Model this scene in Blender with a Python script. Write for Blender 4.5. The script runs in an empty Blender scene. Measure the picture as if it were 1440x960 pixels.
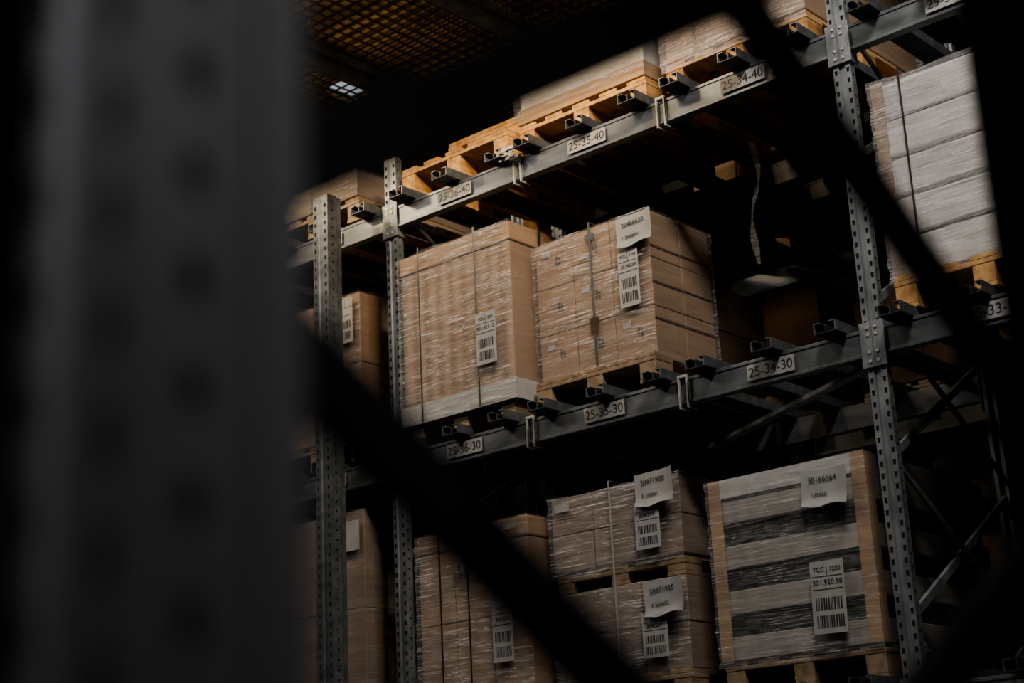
import bpy, math, random
from mathutils import Vector, Matrix, noise
random.seed(7)
Z30=3.565; Z40=Z30+1.378; Z20=Z30-1.46; Z10=Z20-1.4
S=bpy.context.scene
try:
    S.view_settings.look='AgX - Medium High Contrast'
except Exception: pass
# ---------------------------------------------------------------- materials
def newmat(name):
    m=bpy.data.materials.new(name); m.use_nodes=True
    nt=m.node_tree; b=nt.nodes.get('Principled BSDF'); return m,nt,b
def N(nt,t,**k):
    n=nt.nodes.new(t)
    for a,v in k.items(): setattr(n,a,v)
    return n
def noisy(name,c1,c2,scale=(8,8,8),rough=.7,metal=0.,bump=.1,detail=5,lo=.35,hi=.65,spec=.5):
    m,nt,b=newmat(name)
    tc=N(nt,'ShaderNodeTexCoord'); mp=N(nt,'ShaderNodeMapping'); mp.inputs['Scale'].default_value=scale
    nz=N(nt,'ShaderNodeTexNoise'); nz.inputs['Scale'].default_value=1; nz.inputs['Detail'].default_value=detail
    rp=N(nt,'ShaderNodeValToRGB'); rp.color_ramp.elements[0].position=lo; rp.color_ramp.elements[1].position=hi
    rp.color_ramp.elements[0].color=(*c1,1); rp.color_ramp.elements[1].color=(*c2,1)
    L=nt.links.new
    L(tc.outputs['Object'],mp.inputs['Vector']); L(mp.outputs['Vector'],nz.inputs['Vector'])
    L(nz.outputs['Fac'],rp.inputs['Fac']); L(rp.outputs['Color'],b.inputs['Base Color'])
    b.inputs['Roughness'].default_value=rough; b.inputs['Metallic'].default_value=metal; b.inputs['Specular IOR Level'].default_value=spec
    if bump:
        bp=N(nt,'ShaderNodeBump'); bp.inputs['Strength'].default_value=bump; bp.inputs['Distance'].default_value=.01
        L(nz.outputs['Fac'],bp.inputs['Height']); L(bp.outputs['Normal'],b.inputs['Normal'])
    return m
def flat(name,c,rough=.6,metal=0.):
    return noisy(name,tuple(x*.85 for x in c),c,(15,15,15),rough,metal,0)
STEEL=noisy('galvanised_steel',(.13,.143,.152),(.27,.283,.292),(14,14,5),.5,.35,.05)
STEELD=noisy('dark_steel',(.035,.036,.04),(.07,.072,.078),(9,9,9),.5,.4,.05)
BEAM=noisy('beam_steel',(.095,.104,.11),(.175,.184,.192),(5,20,20),.42,.4,.04)
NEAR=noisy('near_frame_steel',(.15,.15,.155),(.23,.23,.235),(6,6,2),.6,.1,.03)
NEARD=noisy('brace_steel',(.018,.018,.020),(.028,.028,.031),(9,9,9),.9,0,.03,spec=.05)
HOLE=flat('hole_black',(.004,.004,.004),.9)
NHOLE=flat('near_hole_shadow',(.03,.03,.031),.9)
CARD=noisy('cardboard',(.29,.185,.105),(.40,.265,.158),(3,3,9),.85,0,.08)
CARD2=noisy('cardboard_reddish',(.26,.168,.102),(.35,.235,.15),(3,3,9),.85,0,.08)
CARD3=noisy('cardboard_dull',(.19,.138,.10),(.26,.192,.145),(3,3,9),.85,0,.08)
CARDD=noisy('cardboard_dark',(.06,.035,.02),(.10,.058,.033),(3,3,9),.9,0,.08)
WOOD=noisy('pallet_wood',(.36,.19,.065),(.60,.36,.15),(25,3,25),.8,0,.15)
WOOD2=noisy('pallet_wood_grey',(.20,.14,.085),(.33,.24,.155),(25,3,25),.8,0,.15)
PAPER=flat('paper_white',(.38,.375,.365),.6)
GREYC=noisy('grey_carton',(.48,.455,.435),(.68,.65,.625),(4,4,9),.7,0,.08)
BOARD=noisy('grey_board',(.24,.22,.195),(.34,.31,.28),(9,9,3),.8,0,.08)
CRDARK=noisy('crate_dark_green',(.018,.025,.021),(.06,.067,.06),(14,14,14),.35,0,.2)
INK=flat('ink_black',(.03,.03,.032),.6)
STRAP=flat('strap_dark',(.03,.028,.028),.35)
STRAPW=flat('strap_white',(.36,.36,.36),.35)
CLIP=flat('clip_pale_plastic',(.42,.42,.40),.45)
BOLT=flat('bolt_zinc',(.45,.46,.36),.4,.3)
TRAY=flat('white_tray_board',(.46,.445,.43),.7)
CONC=noisy('concrete_floor',(.10,.10,.10),(.17,.17,.165),(1.3,1.3,1.3),.55,0,.05)
WALLM=noisy('dark_wall_paint',(.02,.02,.022),(.035,.035,.037),(1,1,1),.8,0,0)
DECK=noisy('deck_chipboard',(.08,.047,.016),(.38,.25,.10),(1.6,4,1),.9,0,.1)
WIRE=flat('mesh_wire',(.05,.04,.028),.5,.4)
def striped():
    m,nt,b=newmat('ribbed_carton'); L=nt.links.new
    tc=N(nt,'ShaderNodeTexCoord'); w=N(nt,'ShaderNodeTexWave',bands_direction='X'); w.inputs['Scale'].default_value=3.6
    w.inputs['Distortion'].default_value=.5; w.inputs['Detail'].default_value=1
    mp=N(nt,'ShaderNodeMapping'); mp.inputs['Scale'].default_value=(3,3,3)
    nz=N(nt,'ShaderNodeTexNoise'); nz.inputs['Scale'].default_value=1
    mx=N(nt,'ShaderNodeMix',data_type='RGBA'); mx.inputs['A'].default_value=(.24,.155,.098,1); mx.inputs['B'].default_value=(.42,.30,.21,1)
    mu=N(nt,'ShaderNodeMath',operation='MULTIPLY')
    L(tc.outputs['Object'],w.inputs['Vector']); L(tc.outputs['Object'],mp.inputs['Vector']); L(mp.outputs['Vector'],nz.inputs['Vector'])
    L(w.outputs['Fac'],mu.inputs[0]); L(nz.outputs['Fac'],mu.inputs[1]); mu2=N(nt,'ShaderNodeMath',operation='MULTIPLY'); mu2.inputs[1].default_value=1.3
    L(mu.outputs[0],mu2.inputs[0]); L(mu2.outputs[0],mx.inputs['Factor']); L(mx.outputs['Result'],b.inputs['Base Color'])
    b.inputs['Roughness'].default_value=.85; return m
RIB=striped()
def film(name,base,gain,col=(.70,.69,.70)):  # film with painted whitish streaks standing in for glints on the folds
    m,nt,b=newmat(name); L=nt.links.new
    out=nt.nodes.get('Material Output')
    tc=N(nt,'ShaderNodeTexCoord')
    def layer(scale,rot,lo,hi,dist=.3):
        mp=N(nt,'ShaderNodeMapping'); mp.inputs['Scale'].default_value=scale; mp.inputs['Rotation'].default_value=rot
        nz=N(nt,'ShaderNodeTexNoise'); nz.inputs['Scale'].default_value=1; nz.inputs['Detail'].default_value=4; nz.inputs['Roughness'].default_value=.6; nz.inputs['Distortion'].default_value=dist
        mr=N(nt,'ShaderNodeMapRange'); mr.inputs['From Min'].default_value=lo; mr.inputs['From Max'].default_value=hi
        L(tc.outputs['Object'],mp.inputs['Vector']); L(mp.outputs['Vector'],nz.inputs['Vector']); L(nz.outputs['Fac'],mr.inputs['Value'])
        return nz,mr
    n1,a=layer((4,4,140),(0,.03,0),.54,.66)
    n2,c=layer((8,8,240),(0,-.07,0),.54,.66)
    n3,d=layer((3,3,8),(0,.3,0),.38,.60)
    n4,f=layer((18,18,70),(0,.45,0),.61,.69,1.3)
    ad=N(nt,'ShaderNodeMath',operation='ADD'); L(a.outputs[0],ad.inputs[0]); L(c.outputs[0],ad.inputs[1])
    ad2=N(nt,'ShaderNodeMath',operation='ADD'); L(ad.outputs[0],ad2.inputs[0]); L(f.outputs[0],ad2.inputs[1])
    d2=N(nt,'ShaderNodeMath',operation='MULTIPLY_ADD'); d2.inputs[1].default_value=.7; d2.inputs[2].default_value=.3; L(d.outputs[0],d2.inputs[0])
    mu=N(nt,'ShaderNodeMath',operation='MULTIPLY'); L(ad2.outputs[0],mu.inputs[0]); L(d2.outputs[0],mu.inputs[1])
    ma=N(nt,'ShaderNodeMath',operation='MULTIPLY_ADD',use_clamp=True); ma.inputs[1].default_value=gain; ma.inputs[2].default_value=base
    L(mu.outputs[0],ma.inputs[0])
    tr=N(nt,'ShaderNodeBsdfTransparent'); mx=N(nt,'ShaderNodeMixShader')
    bp=N(nt,'ShaderNodeBump'); bp.inputs['Strength'].default_value=1; bp.inputs['Distance'].default_value=.016
    L(n1.outputs['Fac'],bp.inputs['Height']); L(bp.outputs['Normal'],b.inputs['Normal'])
    b.inputs['Base Color'].default_value=(*col,1); b.inputs['Roughness'].default_value=.2; b.inputs['Specular IOR Level'].default_value=1
    L(ma.outputs[0],mx.inputs['Fac']); L(tr.outputs[0],mx.inputs[1]); L(b.outputs[0],mx.inputs[2]); L(mx.outputs[0],out.inputs['Surface'])
    return m
FILM=film('stretch_film',.10,.75,(.77,.755,.75))
FILMS=film('stretch_film_weak_glints',.04,.18)  # same film, painted glints weakened for side faces that catch no light
FILMC=film('stretch_film_crate',.08,.42,(.75,.745,.74))
FILMH=film('stretch_film_heavy',.24,.8,(.78,.77,.77))
FILMW=film('stretch_film_milky',.25,.45,(.74,.725,.71))
# ---------------------------------------------------------------- mesh helpers
class MB:
    def __init__(s): s.v=[];s.f=[];s.mi=[];s.mats=[]
    def m(s,mat):
        if mat not in s.mats: s.mats.append(mat)
        return s.mats.index(mat)
    def box(s,x0,x1,y0,y1,z0,z1,mat,M=None):
        b=len(s.v)
        for p in ((x0,y0,z0),(x1,y0,z0),(x1,y1,z0),(x0,y1,z0),(x0,y0,z1),(x1,y0,z1),(x1,y1,z1),(x0,y1,z1)):
            p=Vector(p); s.v.append(M@p if M else p)
        i=s.m(mat)
        for f in ((0,3,2,1),(4,5,6,7),(0,1,5,4),(1,2,6,5),(2,3,7,6),(3,0,4,7)):
            s.f.append([b+k for k in f]); s.mi.append(i)
    def quad(s,ps,mat):
        b=len(s.v); s.v+= [Vector(p) for p in ps]; s.f.append(list(range(b,b+len(ps)))); s.mi.append(s.m(mat))
    def bar(s,p0,p1,w,t,n,mat):
        p0=Vector(p0);p1=Vector(p1);d=(p1-p0);L=d.length;d.normalize();n=Vector(n).normalized();c=n.cross(d).normalized()
        M=Matrix((( d.x,c.x,n.x,p0.x),(d.y,c.y,n.y,p0.y),(d.z,c.z,n.z,p0.z),(0,0,0,1)))
        s.box(0,L,-w/2,w/2,-t/2,-t/2+.004,mat,M)
        s.box(0,L,-w/2,-w/2+.004,-t/2+.004,t/2,mat,M); s.box(0,L,w/2-.004,w/2,-t/2+.004,t/2,mat,M)
    def prism(s,prof,z0,z1,mat):
        b=len(s.v);n=len(prof)
        for z in (z0,z1):
            for x,y in prof: s.v.append(Vector((x,y,z)))
        i=s.m(mat)
        for k in range(n):
            j=(k+1)%n; s.f.append([b+k,b+j,b+n+j,b+n+k]); s.mi.append(i)
        s.f.append([b+k for k in range(n)][::-1]); s.mi.append(i); s.f.append([b+n+k for k in range(n)]); s.mi.append(i)
    def obj(s,name,parent=None,bevel=0):
        me=bpy.data.meshes.new(name); me.from_pydata([tuple(v) for v in s.v],[],s.f)
        for m in s.mats: me.materials.append(m)
        me.polygons.foreach_set('material_index',s.mi); me.update()
        o=bpy.data.objects.new(name,me); S.collection.objects.link(o)
        if bevel:
            b=o.modifiers.new('bevel','BEVEL'); b.width=bevel; b.segments=2; b.limit_method='ANGLE'
        if parent: par(o,parent)
        return o
def par(o,p):
    o.parent=p; o.matrix_parent_inverse=Matrix.Translation(-Vector(p.location))
def empty(name,loc):
    e=bpy.data.objects.new(name,None); e.empty_display_size=.2; e.location=loc; S.collection.objects.link(e); return e
def text(s,x,y,z,size,parent,rot=0,name='printed_text',mat=None,align='CENTER'):
    c=bpy.data.curves.new(name,'FONT'); c.body=s; c.size=size; c.align_x=align; c.align_y='CENTER'; c.extrude=.0003
    c.materials.append(mat or INK)
    o=bpy.data.objects.new(name,c); S.collection.objects.link(o); o.location=(x,y,z)
    o.rotation_euler=(Matrix.Rotation(rot,3,'Y')@Matrix.Rotation(math.pi/2,3,'X')).to_euler()
    if parent: par(o,parent)
    return o
# ---------------------------------------------------------------- rack parts
def post(mb,xc,y0,dirn,zt,w=.086,d=.06,mat=STEEL,pitch=.05):
    x0=xc-w/2;x1=xc+w/2;g=.016;gd=.007;t=.004
    def Y(v): return y0+dirn*v
    prof=[(x0,0),(xc-g,0),(xc-g+.004,gd),(xc+g-.004,gd),(xc+g,0),(x1,0),(x1,d*.62),(x1-.012,d*.75),(x1-.012,d),(x1-.03,d),(x1-.03,d-t),(x1-.012-t,d-t),
          (x1-.012-t,d*.75),(x1-t,d*.6),(x1-t,gd+t),(x0+t,gd+t),(x0+t,d*.6),(x0+.012+t,d*.75),(x0+.012+t,d-t),(x0+.03,d-t),(x0+.03,d),(x0+.012,d),(x0+.012,d*.75),(x0,d*.62)]
    prof=[(x,Y(v)) for x,v in prof]
    if dirn<0: prof=prof[::-1]
    mb.prism(prof,0.012,zt,mat)
    mb.box(xc-.07,xc+.07,min(Y(-.03),Y(d+.03)),max(Y(-.03),Y(d+.03)),0,.012,mat)
    z=.1; e=.0008; k=w/.086
    while z<zt-.03:
        for sx in (-1,1):
            cx=xc+sx*.029*k; zz=z
            y=Y(-e)
            mb.quad([(cx-.0055,y,zz-.011),(cx+.0055,y,zz-.011),(cx+.0075,y,zz+.011),(cx-.0075,y,zz+.011)],HOLE)
            x=xc+sx*(w/2+e); c=Y(d*.32); r=.006
            mb.quad([(x,c+r*math.cos(a),z+.025+r*1.2*math.sin(a)) for a in [q*math.pi/4 for q in range(8)]],HOLE)
        z+=pitch
def frame(mb,xc,y0,y1,zt,zb0):
    post(mb,xc,y0,1,zt); post(mb,xc,y1,-1,zt)
    z=zb0; ya=y0+.05; yb=y1-.05
    while z>.3: z-=.66
    while z+.62<zt:
        mb.bar((xc+.005,ya,z),(xc+.005,yb,z+.6),.034,.018,(-1,0,0),STEEL)
        mb.bar((xc+.027,ya,z+.6),(xc+.027,yb,z),.022,.014,(-1,0,0),BEAM)
        z+=.66
def beam(mb,xa,xb,y0,zc,mat=BEAM,front=1):
    a,b=(y0-.004,y0+.042)
    h=.06
    mb.box(xa,xb,a,b,zc-h,zc+h,mat)
    f=a-.004 if front>0 else b+.0
    mb.box(xa,xb,f,f+.004,zc+h-.016,zc+h,mat); mb.box(xa,xb,f,f+.004,zc-h,zc-h+.014,mat)
    for x,s in ((xa,1),(xb,-1)):
        yy0,yy1=(a-.012,a-.004) if front>0 else (b+.004,b+.012)
        xs=sorted((x-s*.048,x+s*.012))
        mb.box(xs[0],xs[1],yy0,yy1,zc-.11,zc+.085,STEEL)
        xs=sorted((x,x+s*.006)); mb.box(xs[0],xs[1],a-.008,b+.012,zc-.11,zc+.085,STEEL)
        for k in (-.085,-.045,.03,.06):
            cx=x-s*.026; yq=yy0-.004 if front>0 else yy1
            mb.box(cx-.007,cx+.007,yq,yq+.004,zc+k-.007,zc+k+.007,BOLT)
def support(mb,xc,y0,y1,z):
    w=.052;h=.048;t=.004; z+=.001
    mb.box(xc-w,xc+w,y0,y1,z,z+t,STEELD)
    mb.box(xc-w,xc-w+t,y0,y1,z+t,z+h,BEAM); mb.box(xc+w-t,xc+w,y0,y1,z+t,z+h,BEAM)
    mb.box(xc-w+t,xc-w+.03,y0,y1,z+h-t,z+h,BEAM); mb.box(xc+w-.03,xc+w-t,y0,y1,z+h-t,z+h,BEAM)
    mb.box(xc-.003,xc+.003,y0+.01,y1,z+t,z+h-.008,STEELD)
FR=[-5.6,-2.8,0.,2.8]
def rack(name,y0,levels):
    e=empty(name,(0,y0,0)); mb=MB()
    for x in FR: frame(mb,x,y0,y0+1.1,Z40+.36,Z30-.47)
    bm=MB(); sb=MB()
    for x0,x1 in zip(FR[:-1],FR[1:]):
        for z in levels:
            beam(bm,x0+.045,x1-.045,y0+.004,z,front=1); beam(bm,x0+.045,x1-.045,y0+1.058,z,front=-1)
            for c in (.5,1.42,2.32):
                for o in (-.33,0,.33): 
                    xx=x1-c+o
                    if abs(xx-x0)<.11: xx=x0+.11
                    if abs(xx-x1)<.11: xx=x1-.11
                    support(sb,xx+random.uniform(-.015,.015),y0-.10+random.uniform(-.02,.02),y0+1.2,z+.06)
    mb.obj('upright_frames',e); bm.obj('load_beams',e,.002); sb.obj('support_bars',e)
    return e
main=rack('pallet_rack',0,[Z10,Z20,Z30,Z40])
back=rack('pallet_rack',1.42,[Z10,Z20,Z30,Z40])
for bi,x1 in enumerate((2.8,0,-2.8)):
    for li,(z,code) in enumerate(((Z40,'40'),(Z30,'30'),(Z20,'20'))):
        for k,c in enumerate((.5,1.42,2.315)):
            num=31+bi*3+k
            x=x1-c
            if x1==2.8 and k==2: x=.545
            lm=MB(); lm.box(x-.12,x+.12,-.0115,-.0095,z-.036,z+.036,PAPER)
            lm.obj('location_label',main)
            text('25-%d-%s'%(num,code),x,-.0122,z-.002,.062,main,name='location_code')
        for c in (.96,1.87):
            x=x1-c; cm=MB()
            for dx in (-.022,.022):
                cm.box(x+dx-.004,x+dx+.004,-.020,-.010,z-.078,z+.072,CLIP)
                cm.box(x+dx-.004,x+dx+.004,-.020,.055,z-.084,z-.076,CLIP)
            cm.box(x-.022,x+.022,-.018,-.010,z+.060,z+.072,CLIP)
            cm.obj('beam_divider_clip',main)
pb=MB(); pb.bar((-.07,.06,Z30-.085),(-2.0,1.05,Z30-.085),.045,.02,(0,0,1),STEEL)
pb.bar((-2.73,.06,Z20-.085),(-.8,1.05,Z20-.085),.045,.02,(0,0,1),STEEL)
pb.obj('plan_bracing',main)
gp=MB(); post(gp,-3.03,-.31,1,Z40+.12,.115,.11,BEAM)
gp.obj('perforated_guard_post')
# ---------------------------------------------------------------- pallets & loads
def pallet(x0,x1,y0,y1,z,parent,mat=WOOD,name='wooden_pallet',h=.144):
    mb=MB(); w=x1-x0
    for k in range(3):
        cx=[x0+.05,(x0+x1)/2,x1-.05][k]; bw=.05
        mb.box(cx-bw,cx+bw,y0,y1,z,z+.020,mat)
        for yy in (y0+.07,(y0+y1)/2,y1-.07): mb.box(cx-bw+.002,cx+bw-.002,yy-.068,yy+.068,z+.020,z+h-.042,mat)
    for yy in (y0+.07,(y0+y1)/2,y1-.07): mb.box(x0,x1,yy-.07,yy+.07,z+h-.042,z+h-.021,mat)
    n=5
    for k in range(n):
        cx=x0+.06+(w-.12)*k/(n-1); mb.box(cx-.055,cx+.055,y0,y1,z+h-.021,z+h,mat)
    return mb.obj(name,parent,.003)
def shell(x0,x1,y0,y1,z0,z1,parent,mat,amp=.005,top=True,name='stretch_film_wrap',seed=0,side=None):
    st=.035; pts=[]; sd=[]
    def seg(a,b,s):
        L=(Vector(b)-Vector(a)).length;n=max(2,int(L/st))
        for i in range(n): pts.append((a[0]+(b[0]-a[0])*i/n,a[1]+(b[1]-a[1])*i/n)); sd.append(s)
    seg((x0,y0),(x1,y0),0);seg((x1,y0),(x1,y1),1);seg((x1,y1),(x0,y1),0);seg((x0,y1),(x0,y0),1)
    nz=int((z1-z0)/.014);n=len(pts);V=[];F=[];MI=[]
    cx=(x0+x1)/2;cy=(y0+y1)/2
    for j in range(nz+1):
        z=z0+(z1-z0)*j/nz
        for (x,y) in pts:
            a=noise.noise(Vector((x*4+seed,y*4,z*38+x*3)))*amp+noise.noise(Vector((x*3,y*3+seed,z*4)))*amp*.8
            d=Vector((math.copysign(1,x-cx) if abs(abs(x-cx)-(x1-x0)/2)<1e-4 else 0, math.copysign(1,y-cy) if abs(abs(y-cy)-(y1-y0)/2)<1e-4 else 0))
            V.append((x+d.x*(a+amp*.6),y+d.y*(a+amp*.6),z+(noise.noise(Vector((x*5+seed,y*5,0)))*.012 if j in(0,nz) else 0)))
    for j in range(nz):
        for i in range(n):
            k=(i+1)%n; F.append((j*n+i,j*n+k,(j+1)*n+k,(j+1)*n+i)); MI.append(sd[i])
    if top: F.append([nz*n+i for i in range(n)]); MI.append(1)
    me=bpy.data.meshes.new(name);me.from_pydata(V,[],F);me.materials.append(mat);me.materials.append(side or FILMS)
    me.polygons.foreach_set('material_index',MI); me.update()
    o=bpy.data.objects.new(name,me);S.collection.objects.link(o);par(o,parent);return o
def barcode(x,y,z,w,h,parent,rot=0,seed=1,texts=()):
    r=random.Random(seed); M=Matrix.Translation((x,y,z))@Matrix.Rotation(rot,4,'Y')
    mb=MB(); mb.box(-w/2,w/2,-.001,.001,-h/2,h/2,PAPER,M)
    zz=-h*.42
    for rows in range(2):
        hh=h*.17; xx=-w*.38
        while xx<w*.38:
            bw=r.choice((.0025,.004,.007)); mb.box(xx,xx+bw,-.0018,-.001,zz,zz+hh,INK,M); xx+=bw+r.choice((.003,.005,.006))
        zz+=hh+h*.07
    mb.box(-w*.45,w*.45,-.0018,-.001,h*.10,h*.112,INK,M); mb.box(-w*.45,w*.45,-.0018,-.001,h*.28,h*.29,INK,M); mb.box(-.001,.001,-.0018,-.001,h*.28,h*.46,INK,M)
    mb.obj('shipping_label',parent)
    for k,t in enumerate(texts):
        p=M@Vector((0,-.0022,h*(.2) if k==0 else h*.38))
        text(t,p.x,p.y,p.z,w*(.2 if k==0 else .17),parent,rot)
def note(x,y,z,w,h,parent,rot,l1,l2=None):
    M=Matrix.Translation((x,y,z))@Matrix.Rotation(rot,4,'Y')
    V=[];F=[];n=8
    for j in range(n+1):
        for i in range(n+1):
            u=i/n-.5;v=j/n-.5
            V.append(tuple(M@Vector((u*w,-.002-.018*max(0,u-.1)**2*8-.012*max(0,-v-.15)**2*8,v*h+.006*math.sin(u*9)*(1 if j==0 else 0)))))
    for j in range(n):
        for i in range(n): a=j*(n+1)+i; F.append((a,a+1,a+n+2,a+n+1))
    me=bpy.data.meshes.new('paper_note');me.from_pydata(V,[],F);me.materials.append(PAPER)
    for p in me.polygons:p.use_smooth=True
    o=bpy.data.objects.new('paper_note',me);S.collection.objects.link(o);par(o,parent)
    p=M@Vector((-.01,-.006,h*.22)); text(l1,p.x,p.y,p.z,w*.15,parent,rot)
    if l2: p=M@Vector((-.03,-.006,-h*.2)); text(l2,p.x,p.y,p.z,w*.11,parent,rot)
def cartons(x0,x1,y0,y1,z0,z1,nx,ny,nz,mat,parent,gap=.004,jit=.004,name='cartons'):
    mb=MB()
    for i in range(nx):
        for j in range(ny):
            for k in range(nz):
                a=x0+(x1-x0)*i/nx;b=x0+(x1-x0)*(i+1)/nx;c=y0+(y1-y0)*j/ny;d=y0+(y1-y0)*(j+1)/ny;e=z0+(z1-z0)*k/nz;f=z0+(z1-z0)*(k+1)/nz
                jy=random.uniform(0,jit);jx=random.uniform(0,jit)
                mb.box(a+gap/2,b-gap/2-jx,c+jy,d-gap,e+.0005,f-gap*.6,mat)
    return mb.obj(name,parent,.005)
def straps(xs,x0,x1,y0,y1,z0,z1,parent,mat=STRAP,w=.008,off=.012):
    mb=MB()
    for x in xs:
        mb.box(x-w,x+w,y0-off-.001,y0-off,z0,z1+off,mat); mb.box(x-w,x+w,y0-off,y1,z1+off,z1+off+.001,mat)
    mb.obj('packing_straps',parent)
CB=.110+.144
def newload(name,x0,x1,y0,z,d=1.12,pm=WOOD2):
    e=empty(name,((x0+x1)/2,y0+d/2,z+.110)); pallet(x0,x1,y0+.01,y0+d,z+.110,e,pm); return e
NM='shrink_wrapped_pallet_load'
# M1
x0,x1,y0=-2.715,-1.945,-.02; e=newload(NM,x0+.02,x1-.02,y0,Z30); zt=Z30+1.11; zb=Z30+CB
m=MB(); m.box(x0,x1,y0,y0+1.12,zb,zt-.10,RIB); m.obj('ribbed_carton',e,.008)
m=MB(); m.box(x0-.008,x1+.008,y0-.008,y0+1.128,zt-.10,zt,CARD); m.obj('carton_lid',e,.008)
m=MB(); zt0=zb-.075
m.box(x0-.012,x1+.012,y0-.014,y0-.009,zt0,zb+.03,TRAY); m.box(x1+.009,x1+.014,y0-.01,y0+1.1,zt0,zb+.03,TRAY); m.box(x0-.014,x0-.009,y0-.01,y0+1.1,zt0,zb+.03,TRAY)
m.obj('white_base_tray',e)
shell(x0-.012,x1+.012,y0-.018,y0+1.135,zt0+.01,zt,e,FILM,seed=1)
straps((x0+.15,x0+.55),x0,x1,y0,y0+1.1,zt0,zt,e,off=.024,w=.0045)
m=MB(); m.box(x1+.024,x1+.026,y0+.20,y0+.216,zt0,zt+.01,STRAP); m.obj('side_strap',e)
barcode(-2.10,y0-.032,Z30+.52,.135,.27,e,0,3,('901.421.12','YCC | 253'))
# M2
x0,x1,y0=-1.895,-1.18,.12; e=newload(NM,x0+.0,x1+.02,y0-.06,Z30); zt=Z30+.985
cartons(x0,x1,y0,y0+.50,zb,zt,3,2,3,CARD2,e,gap=.003,jit=.002)
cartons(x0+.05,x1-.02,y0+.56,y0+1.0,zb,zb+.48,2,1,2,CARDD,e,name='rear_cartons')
m=MB()
for i in range(3):
    for k in range(3):
        cx=x0+(x1-x0)*(i+.62)/3; cz=zb+(zt-zb)*(k+.55)/3
        m.box(cx-.014,cx-.004,y0-.003,y0-.001,cz-.024,cz+.022,INK); m.box(cx+.004,cx+.014,y0-.003,y0-.001,cz-.024,cz+.012,INK)
        if (i+k)%2==0: m.box(cx-.10,cx-.05,y0-.003,y0-.001,cz+.03,cz+.06,PAPER)
m.obj('carton_print',e)
shell(x0-.008,x1+.008,y0-.012,y0+.51,zb-.03,zt,e,FILM,seed=5)
m=MB(); 
for k in range(1,4): m.box(x1+.001,x1+.003,y0+.0,y0+.50,zb+(zt-zb)*k/4-.004,zb+(zt-zb)*k/4+.002,CARDD)
m.obj('side_seams',e)
straps((x0+.37,),x0,x1,y0,y0+.5,zb-.02,zt,e,off=.022,w=.006)
m=MB(); m.box(x0+.345,x0+.395,y0-.024,y0-.022,zb+.18,zb+.26,CARDD); m.box(x0+.34,x0+.40,y0-.024,y0-.022,zt-.07,zt-.04,STRAP); m.obj('strap_tag',e)
barcode(-1.295,y0-.03,Z30+.655,.12,.29,e,0,9,('10.342.59','YCC | 5250'))
note(-1.235,y0-.034,Z30+.885,.225,.155,e,-.02,'20486630','T 3800091')
# L2
zbl=Z20+CB
x0,x1,y0=-2.72,-1.98,.05; e=newload(NM,x0,x1,y0,Z20); zt=Z30-.385
cartons(x0,x1,y0,y0+1.1,zbl,zt-.10,3,3,2,CARD2,e)
m=MB(); m.box(x0-.005,x1+.005,y0-.004,y0+1.1,zt-.10,zt,CARD); m.obj('carton_lid',e,.01)
shell(x0-.01,x1+.01,y0-.012,y0+1.11,zbl-.03,zt,e,FILM,seed=12)
straps((x0+.17,x0+.36),x0,x1,y0,y0+1.1,zbl-.03,zt,e,off=.022,w=.005)
barcode(-2.14,y0-.03,Z30-.93,.13,.29,e,0,4,('303.421','YCC | 8')) 
m=MB(); m.box(-2.44,-2.38,y0-.031,y0-.029,Z30-.61,Z30-.56,PAPER); m.obj('small_tag',e); text('S',-2.41,y0-.032,Z30-.585,.04,e)
# L3
x0,x1,y0=-1.885,-1.12,.12; e=newload(NM,x0,x1,y0-.03,Z20)
cartons(x0,x1,y0,y0+1.05,zbl,Z30-.79,3,3,2,CARD3,e)
pallet(x0+.01,x1-.01,y0+.01,y0+1.05,Z30-.79,e,WOOD2,h=.095)
zt=Z30-.325
cartons(x0,x1,y0,y0+1.05,Z30-.693,zt,3,3,2,CARD3,e,name='upper_cartons')
shell(x0-.008,x1+.008,y0-.012,y0+1.06,zbl-.03,Z30-.80,e,FILM,top=False,seed=21)
shell(x0-.008,x1+.008,y0-.012,y0+1.06,Z30-.72,zt,e,FILM,seed=24)
straps((x0+.38,),x0,x1,y0,y0+1.05,zbl-.02,zt,e,STRAPW,.005,.024)
barcode(-1.29,y0-.032,Z30-.545,.14,.22,e,0,14,('304.517','YCC | 1225'))
barcode(-1.29,y0-.032,Z30-1.045,.14,.20,e,0,15,('304.517','YCC | 1220'))
note(-1.225,y0-.040,Z30-.385,.23,.155,e,-.02,'20471920','T 350091')
note(-1.215,y0-.040,Z30-.885,.23,.155,e,-.06,'20471920','T 350092')
m=MB(); m.box(x0+.04,x0+.13,y0-.02,y0-.019,Z30-.40,Z30-.36,PAPER); m.obj('paper_tags',e)
# L4 crates
x0,x1,y0=-.945,-.165,.10; e=newload('shrink_wrapped_crate_load',x0,x1,y0,Z20); zt=Z30-.415
m=MB(); m.box(x0+.03,x1-.03,y0+.03,y0+1.08,zbl,zt-.01,CRDARK)
H=zt-zbl; n=4
for k in range(n+1):
    z1_=zbl+H*k/n+.100 if k<n else zt; z0_=zbl+H*k/n if k<n else zt-.10
    m.box(x0+.004,x1-.004,y0+.002,y0+.028,z0_,z1_,BOARD); m.box(x1-.028,x1-.002,y0+.028,y0+1.08,z0_,z1_,BOARD); m.box(x0+.002,x0+.028,y0+.028,y0+1.08,z0_,z1_,BOARD)
    if k<n:
        for q in range(5):
            cx=x0+.12+q*.135; m.box(cx,cx+.07,y0+.02,y0+.03,z1_+.02,z1_+.065,STEELD)
m.box(x0+.01,x1-.01,y0+.01,y0+1.08,zt-.01,zt,BOARD)
m.obj('slatted_crates',e,.003)
m=MB()
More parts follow.
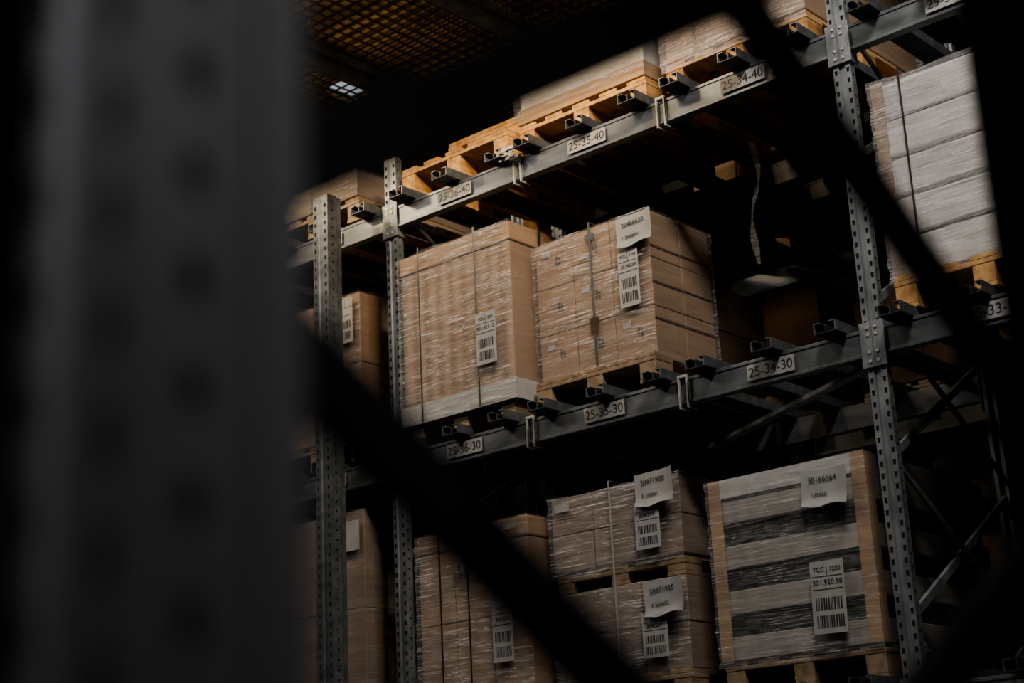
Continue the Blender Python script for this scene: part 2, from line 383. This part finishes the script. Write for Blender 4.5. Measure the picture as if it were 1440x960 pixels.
for xx,s in ((x0,1),(x1,-1)):
    a,b=sorted((xx,xx+s*.06)); m.box(a,b,y0-.006,y0-.001,zbl,zt,CARD); a,b=sorted((xx-s*.004,xx)); m.box(a,b,y0-.006,y0+.06,zbl,zt,CARD)
m.obj('edge_protectors',e)
m=MB(); m.box(x0+.06,x1-.06,y0-.0065,y0-.001,zt-.085,zt,TRAY); m.obj('top_band',e)
shell(x0-.010,x1+.010,y0-.014,y0+1.10,zbl-.03,zt,e,FILMC,amp=.006,seed=31)
barcode(-.375,y0-.036,Z30-1.00,.16,.30,e,.03,22,('301.920.98','YCC | 1250'))
note(-.335,y0-.040,Z30-.545,.23,.155,e,.03,'30166564','123420')
# R1
x0,x1,y0=.105,.90,.05; e=newload(NM,x0,x1,y0-.03,Z30,pm=WOOD); zt=Z30+1.145
m=MB()
for k in range(5):
    a=zb+(zt-zb)*k/5; b=zb+(zt-zb)*(k+1)/5
    m.box(x0+.004,x1-.004,y0+random.uniform(0,.008),y0+1.08,a+.002,b-.010,GREYC)
m.box(x0+.02,x1-.02,y0+.02,y0+1.06,zb,zt-.02,CARDD)
m.obj('grey_cartons',e,.010)
m=MB(); m.box(x0-.002,x0+.05,y0-.006,y0,zb,zt,CARD); m.box(x0-.006,x0-.002,y0-.006,y0+.06,zb,zt,CARD); m.obj('edge_protector',e)
shell(x0-.01,x1+.01,y0-.014,y0+1.09,zb-.03,zt,e,FILMW,amp=.007,seed=41)
straps((x0+.14,x0+.50),x0,x1,y0,y0+1.08,zb-.04,zt,e,off=.024,w=.0045)
# left bay loads
x0,x1,y0=-3.88,-3.11,.05
e=newload(NM,x0,x1,y0,Z30); zt=Z30+1.06; cartons(x0,x1,y0,y0+1.1,zb,zt,2,2,2,CARD2,e); shell(x0-.01,x1+.01,y0-.012,y0+1.11,zb-.02,zt,e,FILM,seed=51)
barcode(-3.20,y0-.03,Z30+.9,.12,.26,e,0,31); barcode(-3.2,y0-.03,Z30+.45,.12,.26,e,0,33)
e=newload('carton_pallet_load',x0,x1,y0,Z20); zt=Z30-.16; cartons(x0,x1,y0,y0+1.1,zbl,zt,2,2,2,CARD3,e)
shell(x0-.01,x1+.01,y0-.012,y0+1.11,zbl-.02,zt,e,FILMS,seed=53)
m=MB(); m.box(x1-.20,x1-.02,y0-.022,y0-.020,zt-.22,zt-.06,PAPER); m.obj('paper_label',e)
e=newload('carton_pallet_load',x0,x1,y0,Z40); cartons(x0,x1,y0,y0+1.1,Z40+CB,Z40+.42,2,2,1,CARD3,e); shell(x0-.01,x1+.01,y0-.012,y0+1.11,Z40+CB,Z40+.42,e,FILM,seed=55)
# top level
e=empty('stacked_empty_pallets',(-2.32,.55,Z40+.11)); pallet(-2.71,-1.94,.0,1.15,Z40+.11,e,WOOD); 
pallet(-2.45,-1.93,.10,1.15,Z40+.256,e,WOOD,h=.10)
x0,x1,y0=-1.90,-1.08,.04; zb4=Z40+CB
e=newload(NM,x0,x1,y0,Z40,pm=WOOD); m=MB(); m.box(x0,x1,y0,y0+1.1,zb4,zb4+.085,CARD); m.box(x0+.01,x1-.01,y0+.02,y0+1.1,zb4+.088,zb4+.34,GREYC); m.obj('flat_cartons',e,.006)
shell(x0-.008,x1+.008,y0-.010,y0+1.11,zb4+.03,zb4+.345,e,FILM,seed=61)
x0,x1,y0=-.96,-.17,.04
e=newload(NM,x0,x1,y0,Z40,pm=WOOD); m=MB(); m.box(x0,x1,y0,y0+1.1,zb4,zb4+.03,CARD); m.obj('base_board',e,.004)
cartons(x0+.01,x1-.01,y0+.01,y0+1.1,zb4+.032,zb4+.62,2,2,3,CARD2,e); shell(x0-.008,x1+.008,y0-.010,y0+1.11,zb4-.05,zb4+.62,e,FILMH,seed=65)
straps((x0+.2,x0+.6),x0,x1,y0,y0+1.1,zb4,zb4+.62,e,off=.022,w=.005)
def backload(x0,x1,z,h,mat,seed):
    e=newload('carton_pallet_load',x0,x1,1.55,z,d=1.0); cartons(x0,x1,1.55,2.53,z+CB,z+CB+h,2,2,2,mat,e)
    m=MB(); m.box(x0+.1,x0+.24,1.546,1.549,z+CB+h*.5,z+CB+h*.5+.12,PAPER); m.obj('paper_label',e)
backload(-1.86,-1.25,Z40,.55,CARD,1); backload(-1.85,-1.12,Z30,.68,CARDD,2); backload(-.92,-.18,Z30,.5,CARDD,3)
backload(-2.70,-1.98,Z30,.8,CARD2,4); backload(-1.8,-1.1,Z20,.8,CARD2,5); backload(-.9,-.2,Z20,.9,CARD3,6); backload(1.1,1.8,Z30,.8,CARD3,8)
# hanging film strip
V=[];F=[];n=24
for i in range(n+1):
    t=i/n; z=Z40-.06-.62*t; xx=-.80+.012*math.sin(t*5)-.02*t; w=.012+.006*math.sin(t*17)
    yy=.5+.03*math.sin(t*7); V+=[(xx-w,yy,z),(xx+w,yy+.012*math.sin(t*9),z)]
for i in range(n): F.append((2*i,2*i+1,2*i+3,2*i+2))
me=bpy.data.meshes.new('hanging_film_strip');me.from_pydata(V,[],F);me.materials.append(FILMW)
o=bpy.data.objects.new('hanging_film_strip',me);S.collection.objects.link(o)
V=[];F=[];n=8
for j in range(n+1):
    for i in range(n+1):
        u=i/n-.5;v=j/n-.5;a=noise.noise(Vector((u*5,v*5,3)))
        V.append((-1.90+u*.09+a*.02,-.06+a*.05,Z40+.075+v*.07+a*.03))
for j in range(n):
    for i in range(n): a=j*(n+1)+i;F.append((a,a+1,a+n+2,a+n+1))
me=bpy.data.meshes.new('torn_film_scrap');me.from_pydata(V,[],F);me.materials.append(PAPER)
o=bpy.data.objects.new('torn_film_scrap',me);S.collection.objects.link(o);par(o,main)
# ---------------------------------------------------------------- near frame the camera looks through
XF=2.586; mb=MB()
def nearpost(y0,d=.108):
    xa,xb=XF-.08,XF
    prof=[(xa,0),(xa+.018,0),(xa+.024,.006),(xb-.024,.006),(xb-.018,0),(xb,0),(xb,.068),(xb-.009,.078),(xb-.009,d),(xa+.009,d),(xa+.009,.078),(xa,.068)]
    mb.prism([(x,y0+v) for x,v in prof],.012,5.2,NEAR)
    mb.box(xa-.04,xb+.04,y0-.03,y0+d+.03,0,.012,NEAR)
    z=.1
    while z<5.15:
        for k,cx in enumerate((xa+.010,xb-.011)):
            zz=z+.025*k
            mb.quad([(cx-.006,y0-.0008,zz-.011),(cx+.006,y0-.0008,zz-.011),(cx+.006,y0-.0008,zz+.011),(cx-.006,y0-.0008,zz+.011)],NHOLE)
        mb.quad([(XF+.0008,y0+.034+.0075*math.cos(a),z+.0105*math.sin(a)) for a in [q*math.pi/5 for q in range(10)]],NHOLE)
        z+=.05
nearpost(-5.539); nearpost(-4.475)
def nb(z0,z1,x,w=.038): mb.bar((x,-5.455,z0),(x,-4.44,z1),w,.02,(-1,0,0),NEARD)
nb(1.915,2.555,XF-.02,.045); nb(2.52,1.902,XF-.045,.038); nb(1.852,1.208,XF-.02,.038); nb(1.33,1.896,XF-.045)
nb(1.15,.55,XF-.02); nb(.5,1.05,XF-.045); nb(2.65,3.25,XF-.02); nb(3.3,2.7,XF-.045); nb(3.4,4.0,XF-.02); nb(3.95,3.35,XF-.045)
mb.obj('rack_upright_frame',None)
# ---------------------------------------------------------------- building
def em(name,c,s):
    m,nt,b=newmat(name); b.inputs['Base Color'].default_value=(.8,.8,.8,1); b.inputs['Emission Color'].default_value=(*c,1); b.inputs['Emission Strength'].default_value=s; return m
def slab(name,x0,x1,y0,y1,z0,z1,mat):
    m=MB(); m.box(x0,x1,y0,y1,z0,z1,mat); return m.obj(name)
slab('floor',-14,9,-11,10,-.1,0,CONC)
slab('wall_back',-14,9,10,10.1,0,9,WALLM); slab('wall_front',-14,9,-11.1,-11,0,9,WALLM)
slab('wall_left',-14.1,-14,-11,10,0,9,WALLM); slab('wall_right',9,9.1,-11,10,0,9,WALLM)
slab('ceiling',-14,9,-11,10,9,9.1,WALLM)
m=MB()
for k in range(3): m.box(-8.6+k*.75,-8.1+k*.75,3.6,5.2,8.98,8.999,em('skylight_glow',(.85,.92,1),.5))
m.obj('ceiling_skylight')
e=empty('mezzanine_deck',(-1,2.5,6.45)); m=MB()
XL=-5.0
for (a,b,c,d) in ((XL,-4.34,-.7,6),(-4.34,-4.08,-.7,.90),(-4.34,-4.08,1.16,6),(-4.08,4,-.7,6)):
    m.box(a,b,c,d,6.56,6.60,DECK)
m.obj('chipboard_panels',e)
m=MB(); x=XL
while x<4: m.box(x-.005,x+.005,-.7,6,6.500,6.508,WIRE); x+=.08
y=-.7
while y<6: m.box(XL,4,y-.005,y+.005,6.508,6.516,WIRE); y+=.08
m.obj('wire_mesh',e)
m=MB(); x=XL+.1
while x<4:
    m.box(x-.05,x+.05,-.7,6,6.44,6.50,STEELD); m.box(x-.01,x+.01,-.7,6,6.38,6.44,STEELD); m.box(x-.05,x+.05,-.7,6,6.37,6.38,STEELD); x+=1.1
for y in (3.4,5.9): m.box(XL,4,y-.06,y+.06,6.18,6.37,STEELD)
for xx in (XL+.1,3.9):
    m.box(xx-.06,xx+.06,3.34,3.46,0,6.18,STEELD)
m.obj('girders',e)
# ---------------------------------------------------------------- lamps
EM=em('lamp_diffuser',(1,.96,.9),5)
EMW=em('warm_fill_diffuser',(1,.7,.4),1.5)  # glowing face of the added fill lamps
def lamp(x,y,z,sx,sy,power,col=(1,.94,.87),name='high_bay_light',aim=None,spread=None,dif=None):
    e=empty(name,(x,y,z)); m=MB()
    m.box(x-sx/2-.03,x+sx/2+.03,y-sy/2-.03,y+sy/2+.03,z+.02,z+.09,STEELD); m.box(x-sx/2,x+sx/2,y-sy/2,y+sy/2,z+.012,z+.02,dif or EM)
    m.box(x-.01,x+.01,y-.01,y+.01,z+.09,9,STEELD)
    m.obj('lamp_housing',e)
    l=bpy.data.lights.new('lamp_tube','AREA'); l.shape='RECTANGLE'; l.size=sx; l.size_y=sy; l.energy=power; l.color=col
    if spread: l.spread=math.radians(spread)
    o=bpy.data.objects.new('lamp_tube',l); S.collection.objects.link(o); o.location=(x,y,z)
    if aim: o.rotation_euler=(Vector(aim)-Vector((x,y,z))).to_track_quat('-Z','Y').to_euler()
    par(o,e)
lamp(1.6,-2.3,7.5,1.2,.35,225,aim=(-.4,0,3.9))
lamp(-2.6,-2.6,7.5,1.2,.35,58,aim=(-2.0,0,3.2))
lamp(-5.2,-4.0,6.6,1.6,.5,48,aim=(-1.4,0,3.6))  # added lamp, placed out of view so the film wrap glints
lamp(3.6,-6.5,3.5,.25,.15,.8,name='near_post_fill_light',col=(.97,.98,1),aim=(2.55,-5.52,2.14),spread=27,dif=EMW)  # added fill with no visible source, brightens the near left post
lamp(-1.2,-1.1,5.75,.3,.15,60,(1,.74,.44),'deck_fill_light',aim=(-2.6,.8,6.2),dif=EMW)  # added warm fill above the view, brightens the deck and top pallets
lamp(-3.75,-1.15,5.7,.3,.15,62,(1,.78,.48),'deck_fill_light',aim=(-3.6,1.4,6.5),dif=EMW)  # second added warm fill, hidden by the near post, brightens the mesh deck
# ---------------------------------------------------------------- world & camera
w=bpy.data.worlds.new('dim_ambient'); S.world=w; w.use_nodes=True
w.node_tree.nodes['Background'].inputs[0].default_value=(.5,.55,.62,1); w.node_tree.nodes['Background'].inputs[1].default_value=.012
cd=bpy.data.cameras.new('camera'); cam=bpy.data.objects.new('camera',cd); S.collection.objects.link(cam)
f=Vector((-.623,.723,.298)).normalized(); r=Vector((.747,.663,-.047)); r=(r-f*r.dot(f)).normalized(); u=r.cross(f)
cam.matrix_world=Matrix(((r.x,u.x,-f.x,3.136),(r.y,u.y,-f.y,-5.931),(r.z,u.z,-f.z,1.60),(0,0,0,1)))
cd.sensor_width=36; cd.lens=58.0; cd.clip_start=.02; cd.clip_end=100
cd.dof.use_dof=True; cd.dof.focus_distance=7.4; cd.dof.aperture_fstop=2.4
S.camera=cam
